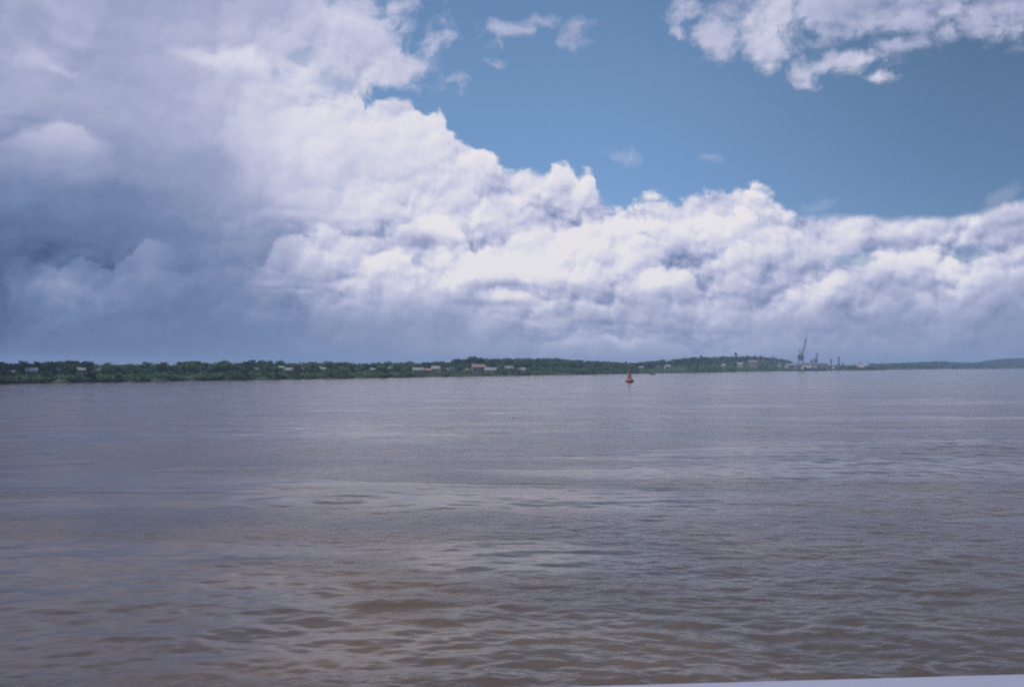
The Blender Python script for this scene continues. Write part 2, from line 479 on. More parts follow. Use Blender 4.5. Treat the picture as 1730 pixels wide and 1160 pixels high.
def leaf_material(name, c1, c2, c3):
    """foliage: colour varies leaf clump by leaf clump and tree by tree; a little light passes through"""
    m = bpy.data.materials.new(name); m.use_nodes = True; nt = m.node_tree; E.nt = nt
    b = nt.nodes['Principled BSDF']; b.inputs['Roughness'].default_value = 0.6
    b.inputs['Specular IOR Level'].default_value = 0.3
    g = nt.nodes.new('ShaderNodeNewGeometry'); oi = nt.nodes.new('ShaderNodeObjectInfo')
    f = noise(g.outputs['Position'], 0.35, 3, 0.6, 0, '3D')
    t = (E(g.outputs['Random Per Island']) * 0.45 + f * 0.5 + E(oi.outputs['Random']) * 0.75 - 0.32).clamp()
    r = nt.nodes.new('ShaderNodeValToRGB'); e = r.color_ramp.elements
    e.new(0.5)
    for q, (p, c) in zip(e, ((0.1, c1), (0.5, c2), (0.95, c3))): q.position = p; q.color = (*c, 1)
    nt.links.new(t.s, r.inputs[0]); nt.links.new(r.outputs[0], b.inputs['Base Color'])
    tr = nt.nodes.new('ShaderNodeBsdfTranslucent'); nt.links.new(r.outputs[0], tr.inputs[0])
    mx = nt.nodes.new('ShaderNodeMixShader'); mx.inputs[0].default_value = 0.22
    nt.links.new(b.outputs[0], mx.inputs[1]); nt.links.new(tr.outputs[0], mx.inputs[2])
    nt.links.new(mx.outputs[0], nt.nodes['Material Output'].inputs[0])
    return m


M = {}
M['leaf_dark'] = leaf_material('dark_leaves', (.014, .036, .022), (.034, .078, .036), (.075, .128, .046))
M['leaf_mid'] = leaf_material('green_leaves', (.024, .062, .032), (.050, .115, .046), (.105, .175, .056))
M['leaf_light'] = leaf_material('light_leaves', (.040, .092, .032), (.085, .152, .050), (.150, .215, .070))
M['bark'] = material('bark', (.10, .075, .055), (.17, .14, .11), 3.0, 0.9, 0.4)
M['white_wall'] = material('white_wall', (.52, .52, .49), (.36, .35, .32), 0.9, 0.8, 0.05)
M['cream_wall'] = material('cream_wall', (.52, .45, .34), (.42, .36, .28), 0.9, 0.8, 0.05)
M['grey_wall'] = material('grey_wall', (.36, .36, .35), (.28, .28, .27), 0.9, 0.8, 0.05)
M['pink_wall'] = material('pink_wall', (.36, .29, .26), (.30, .24, .21), 0.9, 0.8, 0.05)
M['tin_roof'] = material('tin_roof', (.34, .35, .36), (.20, .19, .18), 0.8, 0.45, 0.03, 0.3)
M['rust_roof'] = material('rust_roof', (.20, .135, .11), (.24, .18, .15), 0.8, 0.7, 0.05)
M['dark_roof'] = material('dark_roof', (.11, .10, .10), (.16, .14, .13), 0.8, 0.7, 0.05)
M['green_roof'] = material('green_roof', (.20, .34, .28), (.26, .38, .31), 0.8, 0.55, 0.05)
M['wood'] = material('wood', (.16, .10, .065), (.24, .16, .10), 2.0, 0.75, 0.1)
M['glass'] = material('window_glass', (.03, .035, .04), (.045, .05, .055), 1.0, 0.2)
M['crane_steel'] = material('crane_steel', (.10, .115, .13), (.16, .165, .17), 0.4, 0.6, 0.05)
M['crane_grey'] = material('crane_grey', (.24, .26, .28), (.17, .18, .19), 0.4, 0.6, 0.05)
M['cable'] = material('cable', (.08, .08, .085), (.11, .11, .11), 1.0, 0.6)
M['concrete'] = material('concrete', (.30, .28, .26), (.22, .20, .18), 0.25, 0.85, 0.1)
M['ship_dark'] = material('ship_dark', (.045, .05, .065), (.075, .07, .075), 0.3, 0.5, 0.03)
M['ship_blue'] = material('ship_blue', (.06, .085, .16), (.08, .09, .13), 0.3, 0.5, 0.03)
M['ship_rust'] = material('ship_rust', (.22, .10, .065), (.14, .08, .06), 0.3, 0.7, 0.05)
M['ship_white'] = material('ship_white', (.68, .69, .68), (.56, .55, .52), 0.3, 0.5, 0.03)
M['buoy_red'] = material('buoy_red', (.56, .085, .085), (.42, .08, .08), 1.6, 0.4, 0.05)
M['buoy_low'] = material('buoy_low', (.15, .02, .025), (.09, .03, .025), 2.5, 0.5, 0.1)
M['buoy_orange'] = material('buoy_orange', (.52, .17, .13), (.38, .15, .13), 1.8, 0.5, 0.05)
M['buoy_grey'] = material('buoy_grey', (.20, .15, .14), (.28, .18, .16), 2.0, 0.5, 0.05)
M['lamp_glass'] = material('lamp_glass', (.16, .30, .24), (.20, .34, .28), 2.0, 0.2)
M['boat_shaded_white'] = material('boat_shaded_paint', (.33, .345, .44), (.27, .285, .38), 1.3, 0.5, 0.05, detail=8, lo=.35, hi=.7)  # white paint with bluish shade put into its base colours
M['boat_deck'] = material('boat_deck', (.22, .24, .25), (.17, .18, .19), 6.0, 0.7, 0.1)
M['dark_boat'] = material('dark_boat', (.04, .035, .035), (.07, .055, .045), 2.0, 0.6, 0.05)


def terrain_material():
    m = bpy.data.materials.new('river_bank'); m.use_nodes = True; nt = m.node_tree; E.nt = nt
    b = nt.nodes['Principled BSDF']; b.inputs['Roughness'].default_value = 0.9; b.inputs['Specular IOR Level'].default_value = 0.15
    g = nt.nodes.new('ShaderNodeNewGeometry')
    s = nt.nodes.new('ShaderNodeSeparateXYZ'); nt.links.new(g.outputs['Position'], s.inputs[0])
    z = E(s.outputs[2])
    f = noise(g.outputs['Position'], 0.035, 5, 0.6, 0.3, '3D'); f2 = noise(g.outputs['Position'], 0.4, 4, 0.6, 0, '3D')
    r = nt.nodes.new('ShaderNodeValToRGB'); e = r.color_ramp.elements; e.new(0.5)
    for q, (p, c) in zip(e, ((.3, (.026, .046, .022)), (.54, (.042, .072, .028)), (.74, (.100, .125, .050)))): q.position = p; q.color = (*c, 1)
    nt.links.new((f * 0.7 + f2 * 0.3).s, r.inputs[0])
    mx = nt.nodes.new('ShaderNodeMix'); mx.data_type = 'RGBA'
    nt.links.new((1.0 - (z + f2 * 0.8).ss(0.5, 1.3)).s, mx.inputs[0])
    nt.links.new(r.outputs[0], mx.inputs[6]); mx.inputs[7].default_value = (.055, .050, .036, 1)
    nt.links.new(mx.outputs[2], b.inputs['Base Color'])
    return m


# ------------------------------------------------------------------ river
def water_material():
    m = bpy.data.materials.new('river_water'); m.use_nodes = True; nt = m.node_tree; E.nt = nt
    b = nt.nodes['Principled BSDF']; b.inputs['IOR'].default_value = 1.333
    g = nt.nodes.new('ShaderNodeNewGeometry'); P = g.outputs['Position']
    mp = nt.nodes.new('ShaderNodeMapping'); nt.links.new(P, mp.inputs[0])
    mp.inputs['Rotation'].default_value = (0, 0, math.radians(12)); mp.inputs['Scale'].default_value = (0.62, 1.0, 1.0)
    Q = mp.outputs[0]
    patch = noise(P, 0.07, 4, 0.55, 0.4, '2D')           # gusts and slicks
    silt = noise(P, 0.085, 5, 0.6, 0.8, '2D')            # upwelling silt
    mx = nt.nodes.new('ShaderNodeMix'); mx.data_type = 'RGBA'
    nt.links.new(silt.ss(0.38, 0.66).s, mx.inputs[0])
    mx.inputs[6].default_value = (.080, .060, .048, 1); mx.inputs[7].default_value = (.112, .076, .048, 1)
    nt.links.new(mx.outputs[2], b.inputs['Base Color'])
    b.inputs['Roughness'].default_value = 0.13
    n1 = noise(Q, 1.9, 3, 0.5, 0.4, '2D'); n2 = noise(Q, 5.2, 5, 0.6, 0.3, '2D'); n3 = noise(Q, 0.40, 3, 0.5, 0.3, '2D')
    ms = nt.nodes.new('ShaderNodeMapping'); nt.links.new(P, ms.inputs[0]); ms.inputs['Scale'].default_value = (0.018, 0.085, 1.0)
    slick = noise(ms.outputs[0], 1.0, 4, 0.55, 0.5, '2D').ss(0.47, 0.65)          # long smooth slicks in the current
    sp = nt.nodes.new('ShaderNodeSeparateXYZ'); nt.links.new(P, sp.inputs[0])
    ex, ey = (E(sp.outputs[0]) - 0.8) / 5.0, (E(sp.outputs[1]) - 37.0) / 4.5
    swirl = (1.0 - (ex * ex + ey * ey).op('SQRT') + (patch - 0.5) * 1.6).ss(0.0, 0.5)
    calm = 1.0 - slick.max(swirl) * 0.8
    h = (n1 * 0.15 + n2 * 0.065 * (patch.ss(0.3, 0.65) * 0.7 + 0.3)) * calm + n3 * 0.26 * (1.0 - slick * 0.5)
    bp = nt.nodes.new('ShaderNodeBump'); bp.inputs['Strength'].default_value = 0.5; bp.inputs['Distance'].default_value = 1.0
    nt.links.new(h.s, bp.inputs['Height']); nt.links.new(bp.outputs[0], b.inputs['Normal'])
    return m


def build_water():
    na, nr = 760, 1300
    A = np.linspace(-0.66, 0.66, na)
    R = np.concatenate([[3.0, 8.0], np.geomspace(15.0, 1500.0, nr - 8), [1800, 2300, 3000, 3900, 5000, 6400]])
    dr = np.gradient(R)
    X = np.sin(A)[None, :] * R[:, None]; Y = np.cos(A)[None, :] * R[:, None]
    Z = np.zeros_like(X)
    n = 90
    lam = np.geomspace(0.35, 13.0, n)
    ang = np.radians(97) + rng.normal(0, 0.75, n)         # the chop runs mostly across the view's depth
    ph = rng.uniform(0, 6.283, n)
    gust = 0.55 + 0.55 * np.sin(X * 0.045 + Y * 0.021 + 1.3 * np.sin(Y * 0.03)) * np.sin(Y * 0.056 - X * 0.017 + 0.8)
    for l, t, p in zip(lam, ang, ph):
        fade = np.clip((l / (dr * 2.6) - 1.0), 0, 1)
        if fade.max() <= 0: continue
        k = 2 * math.pi / l
        amp = 0.0034 * l * (1.0 if l < 1.6 else 0.75 * (1.6 / l) ** 0.75)
        w = np.sin(k * (X * math.cos(t) + Y * math.sin(t)) + p + 0.9 * np.sin(X * 0.11 * (1 + p * 0.1) + Y * 0.07 + p * 2))
        Z += amp * fade[:, None] * (gust if l < 5 else 1.0) * w
    # a couple of upwelling boils in the current
    for bx, by, br, bh in ((-3.5, 30.0, 4.0, 0.05), (2.0, 36.0, 5.0, 0.04), (-9.0, 52.0, 7.0, 0.05)):
        d = np.hypot(X - bx, (Y - by) * 1.5)
        Z += bh * np.exp(-(d / br) ** 2) * np.sin(d * 2.2) 
    Z *= 1 - 0.6 * np.exp(-((X - 0.8 + .25 * (Y - 36)) / 4.5) ** 2 - ((Y - 37) / 4.5) ** 2)      # smooth swirl over the upwelling
    V = np.stack([X, Y, Z], -1).reshape(-1, 3)
    i = np.arange((nr) * na).reshape(nr, na)
    Q = np.stack([i[:-1, :-1], i[:-1, 1:], i[1:, 1:], i[1:, :-1]], -1).reshape(-1, 4)[:, ::-1]
    o = link('water', np_mesh('water', V, Q, water_material(), True))
    tag(o, 'muddy brown river water with small choppy waves', 'water', kind='structure')


build_water()

# ------------------------------------------------------------------ far bank
SHX = [-700, -300, 0, 290, 580, 870, 1160, 1330, 1450, 1600, 1730, 2000, 2400]
SHY = [661, 653, 648, 643.6, 639, 634, 629.5, 626.6, 624.4, 623.2, 622.4, 621.6, 621.0]
TPX = [-700, -300, 0, 30, 90, 150, 160, 290, 340, 420, 440, 480, 500, 540, 600, 660, 700, 760, 770, 795, 850, 910, 950, 1000, 1050, 1065,
       1100, 1150, 1180, 1240, 1280, 1305, 1320, 1345, 1400, 1470, 1500, 1545, 1590, 1625, 1650, 1670, 1700, 1730, 1900, 2400]
TPY = [606, 609, 609, 611, 608, 609, 612, 613, 610, 609, 611, 608, 612, 609, 613, 611, 611, 608.5, 606, 603, 604.5, 603.5, 605, 608, 610.5, 611.5,
       609, 604.5, 601.5, 600.5, 601, 602.5, 605, 611, 613, 612.5, 613, 611.5, 609.5, 612, 611.5, 608, 605, 604, 603, 606]


def shore_Y(px): return EYE * F / (np.interp(px, SHX, SHY) - HZ)


def crest_Y(px): return shore_Y(px) * np.interp(px, [0, 600, 1100, 1330, 1500, 1730], [1.16, 1.2, 1.3, 1.3, 1.25, 1.2])


def crest_top(px):
    """height (m) that the tree tops reach on the crest"""
    return (HZ - np.interp(px, TPX, TPY)) / F * crest_Y(px) + EYE


def tree_h(px): return np.interp(px, [0, 600, 900, 1200, 1330, 1450, 1730], [6.5, 7.5, 8.5, 9.5, 6.0, 7.0, 9.0])


def ground_z(px, s):
    """terrain height at depth fraction s (0 = waterline, 1 = crest)"""
    hill = np.maximum(crest_top(px) - tree_h(px), 2.2)
    s = np.asarray(s, float)
    flat = np.where((px > 1325) & (px < 1500), 1.0, 0.0)
    bank = np.clip(s / 0.05, -1, 1) * 1.4
    u = np.clip((s - 0.05) / 0.95, 0, 1); u = u * u * (3 - 2 * u)
    u = np.where(flat > 0, np.clip((s - 0.8) / 0.2, 0, 1), u)
    return bank + (hill - 1.4) * u


def at(px, s, dz=0.0):
    y0, y1 = float(shore_Y(px)), float(crest_Y(px)); Y = y0 + (y1 - y0) * s
    return px_ground(px, Y, float(ground_z(px, s)) + dz)


def build_terrain():
    P = np.arange(-700, 2401, 8.0)
    S = np.array([-.03, 0.0, .012, .03, .05, .1, .16, .23, .31, .4, .5, .6, .7, .8, .9, 1.0, 1.15, 1.5, 2.2, 4.0])
    y0, y1 = shore_Y(P), crest_Y(P)
    wig = np.sin(P * .11) * .006 + np.sin(P * .037 + 1) * .006
    V = []
    for s in S:
        Y = y0 * (1 + (wig if s < .2 else 0)) + (y1 - y0) * s
        z = ground_z(P, np.full_like(P, min(s, 1.0))) + (np.sin(P * .09 + s * 9) * .25 if 0.05 < s else 0)
        if s < 0: z = np.full_like(P, -1.2)
        V.append(np.stack([(P - CX) / F * Y, Y, z], -1))
    V = np.array(V).reshape(-1, 3); n = len(P)
    i = np.arange(len(S) * n).reshape(len(S), n)
    Q = np.stack([i[:-1, :-1], i[:-1, 1:], i[1:, 1:], i[1:, :-1]], -1).reshape(-1, 4)
    tag(link('terrain', np_mesh('terrain', V, Q, terrain_material(), True)), 'low green river bank rising to a wooded crest', 'river bank', kind='structure')


build_terrain()


# ------------------------------------------------------------------ trees: unit height, trunk + crown
def crown_arrays(kind, nleaf, seed):
    r = np.random.default_rng(seed)
    lobes = []
    if kind == 'round':
        for _ in range(9): lobes.append((r.uniform(-.28, .28), r.uniform(-.28, .28), r.uniform(.38, .84), r.uniform(.13, .24)))
    elif kind == 'tall':
        for k in range(9): lobes.append((r.uniform(-.13, .13), r.uniform(-.13, .13), .28 + .072 * k, r.uniform(.10, .19) * (1.15 - .05 * k)))
    elif kind == 'spread':
        for k in range(11): t = k * 2.4; lobes.append((.40 * math.cos(t) * r.uniform(.3, 1), .40 * math.sin(t) * r.uniform(.3, 1), r.uniform(.62, .88), r.uniform(.10, .19)))
    else:  # bushy, to the ground
        for _ in range(11): lobes.append((r.uniform(-.45, .45), r.uniform(-.45, .45), r.uniform(.12, .72), r.uniform(.16, .28)))
    C = np.array(lobes); w = C[:, 3] ** 2; idx = r.choice(len(C), nleaf, p=w / w.sum())
    d = r.normal(size=(nleaf, 3)); d /= np.linalg.norm(d, axis=1)[:, None]
    rad = C[idx, 3] * (0.55 + 0.5 * r.random(nleaf) ** 0.6)
    P = C[idx, :3] + d * rad[:, None] * np.array([1.15, 1.15, .85])
    P[:, 2] = np.clip(P[:, 2], .04, 1.0)
    N = d * .8 + r.normal(size=(nleaf, 3)) * .55 + np.array([0, 0, .35]); N /= np.linalg.norm(N, axis=1)[:, None]
    U = np.cross(N, r.normal(size=(nleaf, 3))); U /= np.linalg.norm(U, axis=1)[:, None]; W = np.cross(N, U)
    sz = r.uniform(.022, .05, nleaf)[:, None] * (700 / nleaf) ** .45
    q = [P + U * sz * 1.3, P + W * sz * .8, P - U * sz * 1.1, P - W * sz * .9 + N * sz * .4]
    return np.stack(q, 1).reshape(-1, 3), C


def trunk_mesh(C, kind, bark):
    b = MB(); h = .55 if kind != 'bushy' else .3
    b.tube((0, 0, -.06), (.012, .008, h * .5), .030, .023, 7); b.tube((.012, .008, h * .5), (0, 0, h), .023, .016, 7)
    for x, y, z, r in C[:6]: b.tube((.006, .004, h * .7), (x, y, z), .014, .004, 5)
    return mesh('trunk', b.v, b.f, bark, b.sm)


TREES = {}
for i, (k, lm) in enumerate((('round', 'leaf_dark'), ('round', 'leaf_mid'), ('tall', 'leaf_dark'), ('tall', 'leaf_mid'), ('spread', 'leaf_mid'),
                             ('spread', 'leaf_dark'), ('bushy', 'leaf_mid'), ('bushy', 'leaf_light'), ('round', 'leaf_light'), ('round', 'leaf_dark'))):
    V, C = crown_arrays(k, 750, 40 + i)
    TREES[i] = (np_mesh('crown', V, np.arange(len(V)).reshape(-1, 4), M[lm]), trunk_mesh(C, k, M['bark']), k, lm)

# houses: (photo column, base row, width m, depth m, wall height m, wall, roof, turn in degrees, kind, label)
HOUSES = [
    (20, 638, 4.2, 4, 2.7, 'white_wall', 'tin_roof', 8, 'gable', 'tiny pale house nearest the left end of the bank'),
    (54, 636, 7.5, 5, 2.9, 'white_wall', 'tin_roof', -6, 'gable', 'bright white house with tin roof, second from the left end of the bank'),
    (137, 633.5, 5.5, 5, 2.7, 'grey_wall', 'tin_roof', 10, 'gable', 'dull grey house just left of the long pale roofed house'),
    (164, 633.5, 12, 6, 2.9, 'cream_wall', 'tin_roof', -14, 'gable', 'long pale roofed house among the dark trees of the left bank'),
    (192, 630, 4.5, 4, 2.7, 'white_wall', 'tin_roof', 5, 'gable', 'small white hut up the slope right of the long pale roofed house'),
    (255, 629, 4.6, 4, 5.0, 'grey_wall', 'tin_roof', 0, 'flat', 'tall narrow grey house standing alone above the left lawn'),
    (337, 627, 3.2, 3, 2.6, 'white_wall', 'green_roof', 0, 'gable', 'tiny white hut above the yellowish lawn of the left bank'),
    (458, 627, 3.4, 3.4, 7.0, 'cream_wall', 'dark_roof', 0, 'flat', 'slim cream tower house showing above the treetops'),
    (475, 627, 4.5, 4, 3.0, 'white_wall', 'green_roof', 12, 'gable', 'small white house just right of the slim cream tower'),
    (488, 632, 7, 5, 2.8, 'cream_wall', 'tin_roof', -8, 'gable', 'low cream house near the water below the slim tower'),
    (538, 625, 6, 5, 3.2, 'white_wall', 'tin_roof', 10, 'gable', 'white gabled house high in the trees of the middle bank'),
    (546, 630, 5, 5, 2.8, 'grey_wall', 'tin_roof', 0, 'gable', 'grey house lower on the slope below the white gabled house'),
    (630, 631, 5, 5, 3.0, 'grey_wall', 'green_roof', 4, 'gable', 'green roofed house half hidden in trees'),
    (659, 626.5, 8, 6, 3.2, 'white_wall', 'green_roof', -5, 'gable', 'pale green roofed house set well above the long shed'),
    (706, 631.5, 17, 7, 2.9, 'white_wall', 'tin_roof', 3, 'gable', 'long low white shed beside the water in mid bank'),
    (723, 631.5, 7, 6, 2.7, 'grey_wall', 'rust_roof', 0, 'gable', 'rust roofed grey house tucked at the right end of the long white shed'),
    (737, 629.5, 14, 8, 3.2, 'white_wall', 'tin_roof', -10, 'gable', 'large white house with a bright tin roof above the rust roofed house'),
    (762, 629.5, 9, 7, 3.8, 'white_wall', 'tin_roof', 16, 'flat', 'two storey white block with a flat roof on the bank'),
    (789, 629.5, 6, 6, 4.6, 'cream_wall', 'dark_roof', 0, 'flat', 'narrow cream block beside the long brown warehouse'),
    (808, 629, 22, 9, 4.2, 'pink_wall', 'rust_roof', 4, 'gable', 'long brown warehouse with rusty roof near the shore'),
    (829, 630.8, 19, 8, 2.8, 'white_wall', 'tin_roof', -3, 'gable', 'white boathouse with long roof right at the waterline'),
    (860, 628.5, 14, 8, 3.2, 'cream_wall', 'tin_roof', 6, 'gable', 'cream house at the foot of the dark wooded hill'),
    (882, 630.5, 12, 8, 2.9, 'grey_wall', 'tin_roof', -6, 'gable', 'grey house last before the unbroken woods'),
    (100, 633, 4.6, 4, 2.8, 'grey_wall', 'tin_roof', 0, 'gable', 'small faint grey house between the bright white house and the dull grey one'),
    (214, 632, 4.4, 4, 2.7, 'cream_wall', 'rust_roof', 6, 'gable', 'little rust roofed house left of the tall narrow grey house'),
    (302, 629.5, 5, 4, 2.8, 'grey_wall', 'tin_roof', -9, 'gable', 'grey tin roofed house just left of the yellowish lawn'),
    (364, 629, 4.6, 4, 2.8, 'white_wall', 'tin_roof', 11, 'gable', 'white tin roofed house right of the yellowish lawn'),
    (404, 627.5, 5, 4, 2.8, 'grey_wall', 'dark_roof', -4, 'gable', 'dark roofed house in the trees left of the slim cream tower'),
    (432, 631, 5.4, 4, 2.7, 'cream_wall', 'tin_roof', 7, 'gable', 'cream hut near the water left of the slim cream tower'),
    (513, 628, 5.2, 4, 2.8, 'white_wall', 'rust_roof', 0, 'gable', 'white house with rust roof between the slim tower and the gabled house'),
    (577, 628.5, 6, 5, 2.8, 'grey_wall', 'tin_roof', -8, 'gable', 'plain grey house right of the white gabled house'),
    (603, 626, 5.4, 5, 2.9, 'white_wall', 'tin_roof', 5, 'gable', 'small white house left of the half hidden green roofed house'),
    (1083, 626, 8, 8, 3.5, 'white_wall', 'tin_roof', 0, 'gable', 'lone white cottage in the woods above the red buoy'),
    (1128, 624, 14, 9, 3.6, 'white_wall', 'tin_roof', 10, 'gable', 'white farmhouse on the pale green field'),
    (1223, 622, 13, 9, 4.2, 'grey_wall', 'tin_roof', -16, 'gable', 'grey house in the trees left of the pink hall'),
    (1272, 619, 26, 12, 6.0, 'pink_wall', 'rust_roof', 4, 'gable', 'big pink hall with a rust red roof on the hillside'),
    (1250, 620.5, 18, 10, 4.0, 'cream_wall', 'tin_roof', -6, 'gable', 'cream house below and left of the pink hall'),
    (1317, 621, 9, 8, 6.0, 'white_wall', 'tin_roof', 0, 'flat', 'bright white cube house at the right end of the wooded hill'),
]


def find_s(px, py):
    best = min((abs(py_of(at(px, s).y, at(px, s).z) - py), s) for s in np.linspace(.03, .95, 93))
    return best[1]


def make_house(px, py, w, d, h, wall, roof, rot, kind, label):
    w, d = w * (.58 if w < 12 else .42), d * .75
    s = find_s(px, py); p = at(px, s, -.15)
    face = math.atan2(p.x, p.y)
    t = empty('house', p, -face + math.radians(rot), label, 'house', 'houses along the river bank')
    b = MB()
    b.box((0, 0, h / 2 - .4), (w, d, h + .8), bev=.03)
    rh = min(w, d) * .30
    if kind == 'gable':
        b.add([(-w / 2, -d / 2, h + .002), (-w / 2, d / 2, h + .002), (-w / 2, 0, h + rh - .1), (w / 2, -d / 2, h + .002), (w / 2, d / 2, h + .002), (w / 2, 0, h + rh - .1)], [(0, 2, 1), (3, 4, 5)])
    wl = b.build('wall', M[wall], t)
    r = MB(); o = .45
    if kind == 'gable':
        for sg in (-1, 1):
            y0, z0 = sg * (d / 2 + o), h - o * 2 * rh / d
            vs = [(x, y, z + q) for q in (0, .14) for x, y, z in ((-w / 2 - o, y0, z0), (w / 2 + o, y0, z0), (w / 2 + o, 0, h + rh), (-w / 2 - o, 0, h + rh))]
            r.add(vs, [(0, 1, 2, 3), (7, 6, 5, 4), (0, 4, 5, 1), (1, 5, 6, 2), (3, 2, 6, 7), (0, 3, 7, 4)] if sg < 0 else
                  [(3, 2, 1, 0), (4, 5, 6, 7), (1, 5, 4, 0), (2, 6, 5, 1), (7, 6, 2, 3), (4, 7, 3, 0)])
        r.tube((-w / 2 - o, 0, h + rh + .1), (w / 2 + o, 0, h + rh + .1), .12, n=6)
    else:
        r.box((0, 0, h + .14), (w + .5, d + .5, .26), bev=.04); r.box((0, d * .15, h + .55), (w * .4, d * .4, .6), bev=.04)
    r.build('roof', M[roof], t)
    n = max(2, int(w / 3.2)); step = w / n
    floors = 2 if h > 4.4 else 1
    for fl in range(floors):
        zc = 1.55 + fl * 2.7
        for k in range(n):
            x = -w / 2 + step * (k + .5)
            if fl == 0 and k == n // 2:
                dm = MB().box((x, -d / 2 - .02, 1.0), (.95, .07, 2.05), bev=.015).build('door', M['wood'], t)
                MB().tube((x + .33, -d / 2 - .05, 1.0), (x + .33, -d / 2 - .12, 1.0), .04, n=6).build('handle', M['cable'], dm)
                continue
            f = MB()
            for dx, dz, ww, hh in ((0, .6, 1.3, .1), (0, -.6, 1.3, .1), (-.6, 0, .1, 1.1), (.6, 0, .1, 1.1)):
                f.box((x + dx, -d / 2 - .03, zc + dz), (ww, .1, hh))
            fo = f.build('window', M['wood'], t)
            MB().box((x, -d / 2 - .012, zc), (1.1, .05, 1.1)).build('pane', M['glass'], fo)
    return s


HSPAN = []
for hs in HOUSES:
    s = make_house(*hs); Y = at(hs[0], s).y; half = (hs[2] * (.29 if hs[2] < 12 else .21) + .1) / Y * F
    HSPAN.append((hs[0] - half, hs[0] + half, s))

# individual trees on the bank
ZONES = [(-80, 230, 'dark leafy tree on the shadowy left end of the bank, among the white houses there', 'trees on the left end of the bank'),
         (230, 560, 'green bank tree standing between the yellowish lawn and the white gabled house', 'trees between the left lawn and the gabled house'),
         (560, 770, 'leafy tree around the long white shed in the middle of the bank', 'trees around the long white shed'),
         (770, 900, 'tree growing on the slope above the brown warehouse and boathouse', 'trees above the brown warehouse'),
         (900, 1080, 'tree of the dark unbroken wood left of the red buoy', 'wood left of the buoy'),
         (1080, 1210, 'tree around the pale green field right of the red buoy', 'trees around the pale green field'),
         (1210, 1336, 'tree on the hill around the pink hall', 'trees around the pink hall')]
FIELDS = [(296, 328, .02, .5), (1098, 1158, .02, .42), (1244, 1262, .1, .4), (830, 870, .0, .06), (786, 820, 0., .1)]
n_tree = 0


def plant(px, s, h, kinds):
    global n_tree
    z = next((q for q in ZONES if q[0] <= px < q[1]), None)
    if z is None: return
    crown, trunk, k, lm = TREES[random.choice(kinds)]
    p = at(px, s, -.05)
    t = empty('tree', p, random.uniform(0, 6.28), z[2], 'tree', z[3])
    wdt = h * random.uniform(.95, 1.35) if k != 'tall' else h * random.uniform(.9, 1.15)
    t.scale = (wdt, wdt, h)
    link('trunk', trunk, t); link('crown', crown, t)
    n_tree += 1


def blocked(px, s, half):
    for a0, a1, hs in HSPAN:
        if a0 - half * .2 < px < a1 + half * .2 and s < hs + .03: return True
    for a0, a1, s0, s1 in FIELDS:
        if a0 < px < a1 and s0 <= s <= s1: return True
    return False


for row, (sm, hlo, hhi, step) in enumerate(((.07, .50, .85, 1.0), (.34, .75, 1.0, 1.0), (.70, .85, 1.15, .95), (1.0, .9, 1.1, 1.05))):
    px = -60.0
    while px < 1334:
        s = max(.02, sm + random.uniform(-.06, .09)); Y = at(px, s).y
        h0 = float(tree_h(px)); h = h0 * random.uniform(hlo, hhi)
        top = (HZ - float(np.interp(px, TPX, TPY))) / F * Y + EYE - float(ground_z(px, s))
        h = min(h, max(2.0, top + random.uniform(-.9, .35)))
        if row == 3: h = max(2.0, top + random.uniform(-1.7, 1.3))
        half = h * .5 / Y * F
        if not blocked(px, s, half):
            if px < 230: kinds = (0, 0, 5, 9, 2, 9)
            elif row == 0: kinds = (6, 7, 1, 8, 6)
            else: kinds = (0, 1, 1, 2, 3, 4, 9, 8, 5)
            plant(px, s, h, kinds)
        px += max(9.0, half * 2 * random.uniform(.85, 1.25)) * step * (.86 if px < 700 else 1.0)
print('trees', n_tree)


# the rest of the wood, which reads as one mass: behind the individual trees and on the far right hills
def mass(name, spots, nleaf, kinds, mat, label, cat):
    protos = [crown_arrays(k, nleaf, 90 + i)[0] for i, k in enumerate(kinds)]
    vs = []
    for (p, h, wd) in spots:
        a_ = random.uniform(0, 6.28); c_, s_ = math.cos(a_), math.sin(a_)
        Vv = protos[random.randrange(len(protos))] * np.array([wd, wd, h])
        Vv = np.stack([Vv[:, 0] * c_ - Vv[:, 1] * s_, Vv[:, 0] * s_ + Vv[:, 1] * c_, Vv[:, 2]], -1) + np.array(p)
        vs.append(Vv)
    V = np.concatenate(vs)
    o = link(name, np_mesh(name, V, np.arange(len(V)).reshape(-1, 4), mat))
    tag(o, label, cat, kind='stuff'); return o


spots = []
for _ in range(900):
    px = random.uniform(-120, 1338); s = random.uniform(.75, 1.5)
    y0, y1 = float(shore_Y(px)), float(crest_Y(px)); Y = y0 + (y1 - y0) * s
    z = float(ground_z(px, min(s, 1.0)))
    top = (HZ - float(np.interp(px, TPX, TPY))) / F * Y + EYE - z
    h = max(2.5, min(float(tree_h(px)) * 1.15, top - random.uniform(.4, 1.8)))
    if not blocked(px, s, 3): spots.append((px_ground(px, Y, z), h, h * 1.25))
mass('forest', spots, 220, ('round', 'bushy', 'bushy', 'bushy'), M['leaf_dark'], 'dense green forest filling the crest behind the bank', 'forest')

spots = []
for _ in range(1500):
    px = random.uniform(1470, 2100); s = random.random() ** .8 * 1.3
    y0, y1 = float(shore_Y(px)), float(crest_Y(px)); Y = y0 + (y1 - y0) * s
    z = float(ground_z(px, min(s, 1.0)))
    top = (HZ - float(np.interp(px, TPX, TPY))) / F * Y + EYE - z
    h = max(2.5, min(9.5, top + random.uniform(-1.5, .3)))
    if px > 1505 or s > .55: spots.append((px_ground(px, Y, z), h, h * 1.5))
mass('far_woods', spots, 120, ('round', 'bushy', 'round'), M['leaf_mid'], 'hazy blue green woods on the far right shore', 'forest')

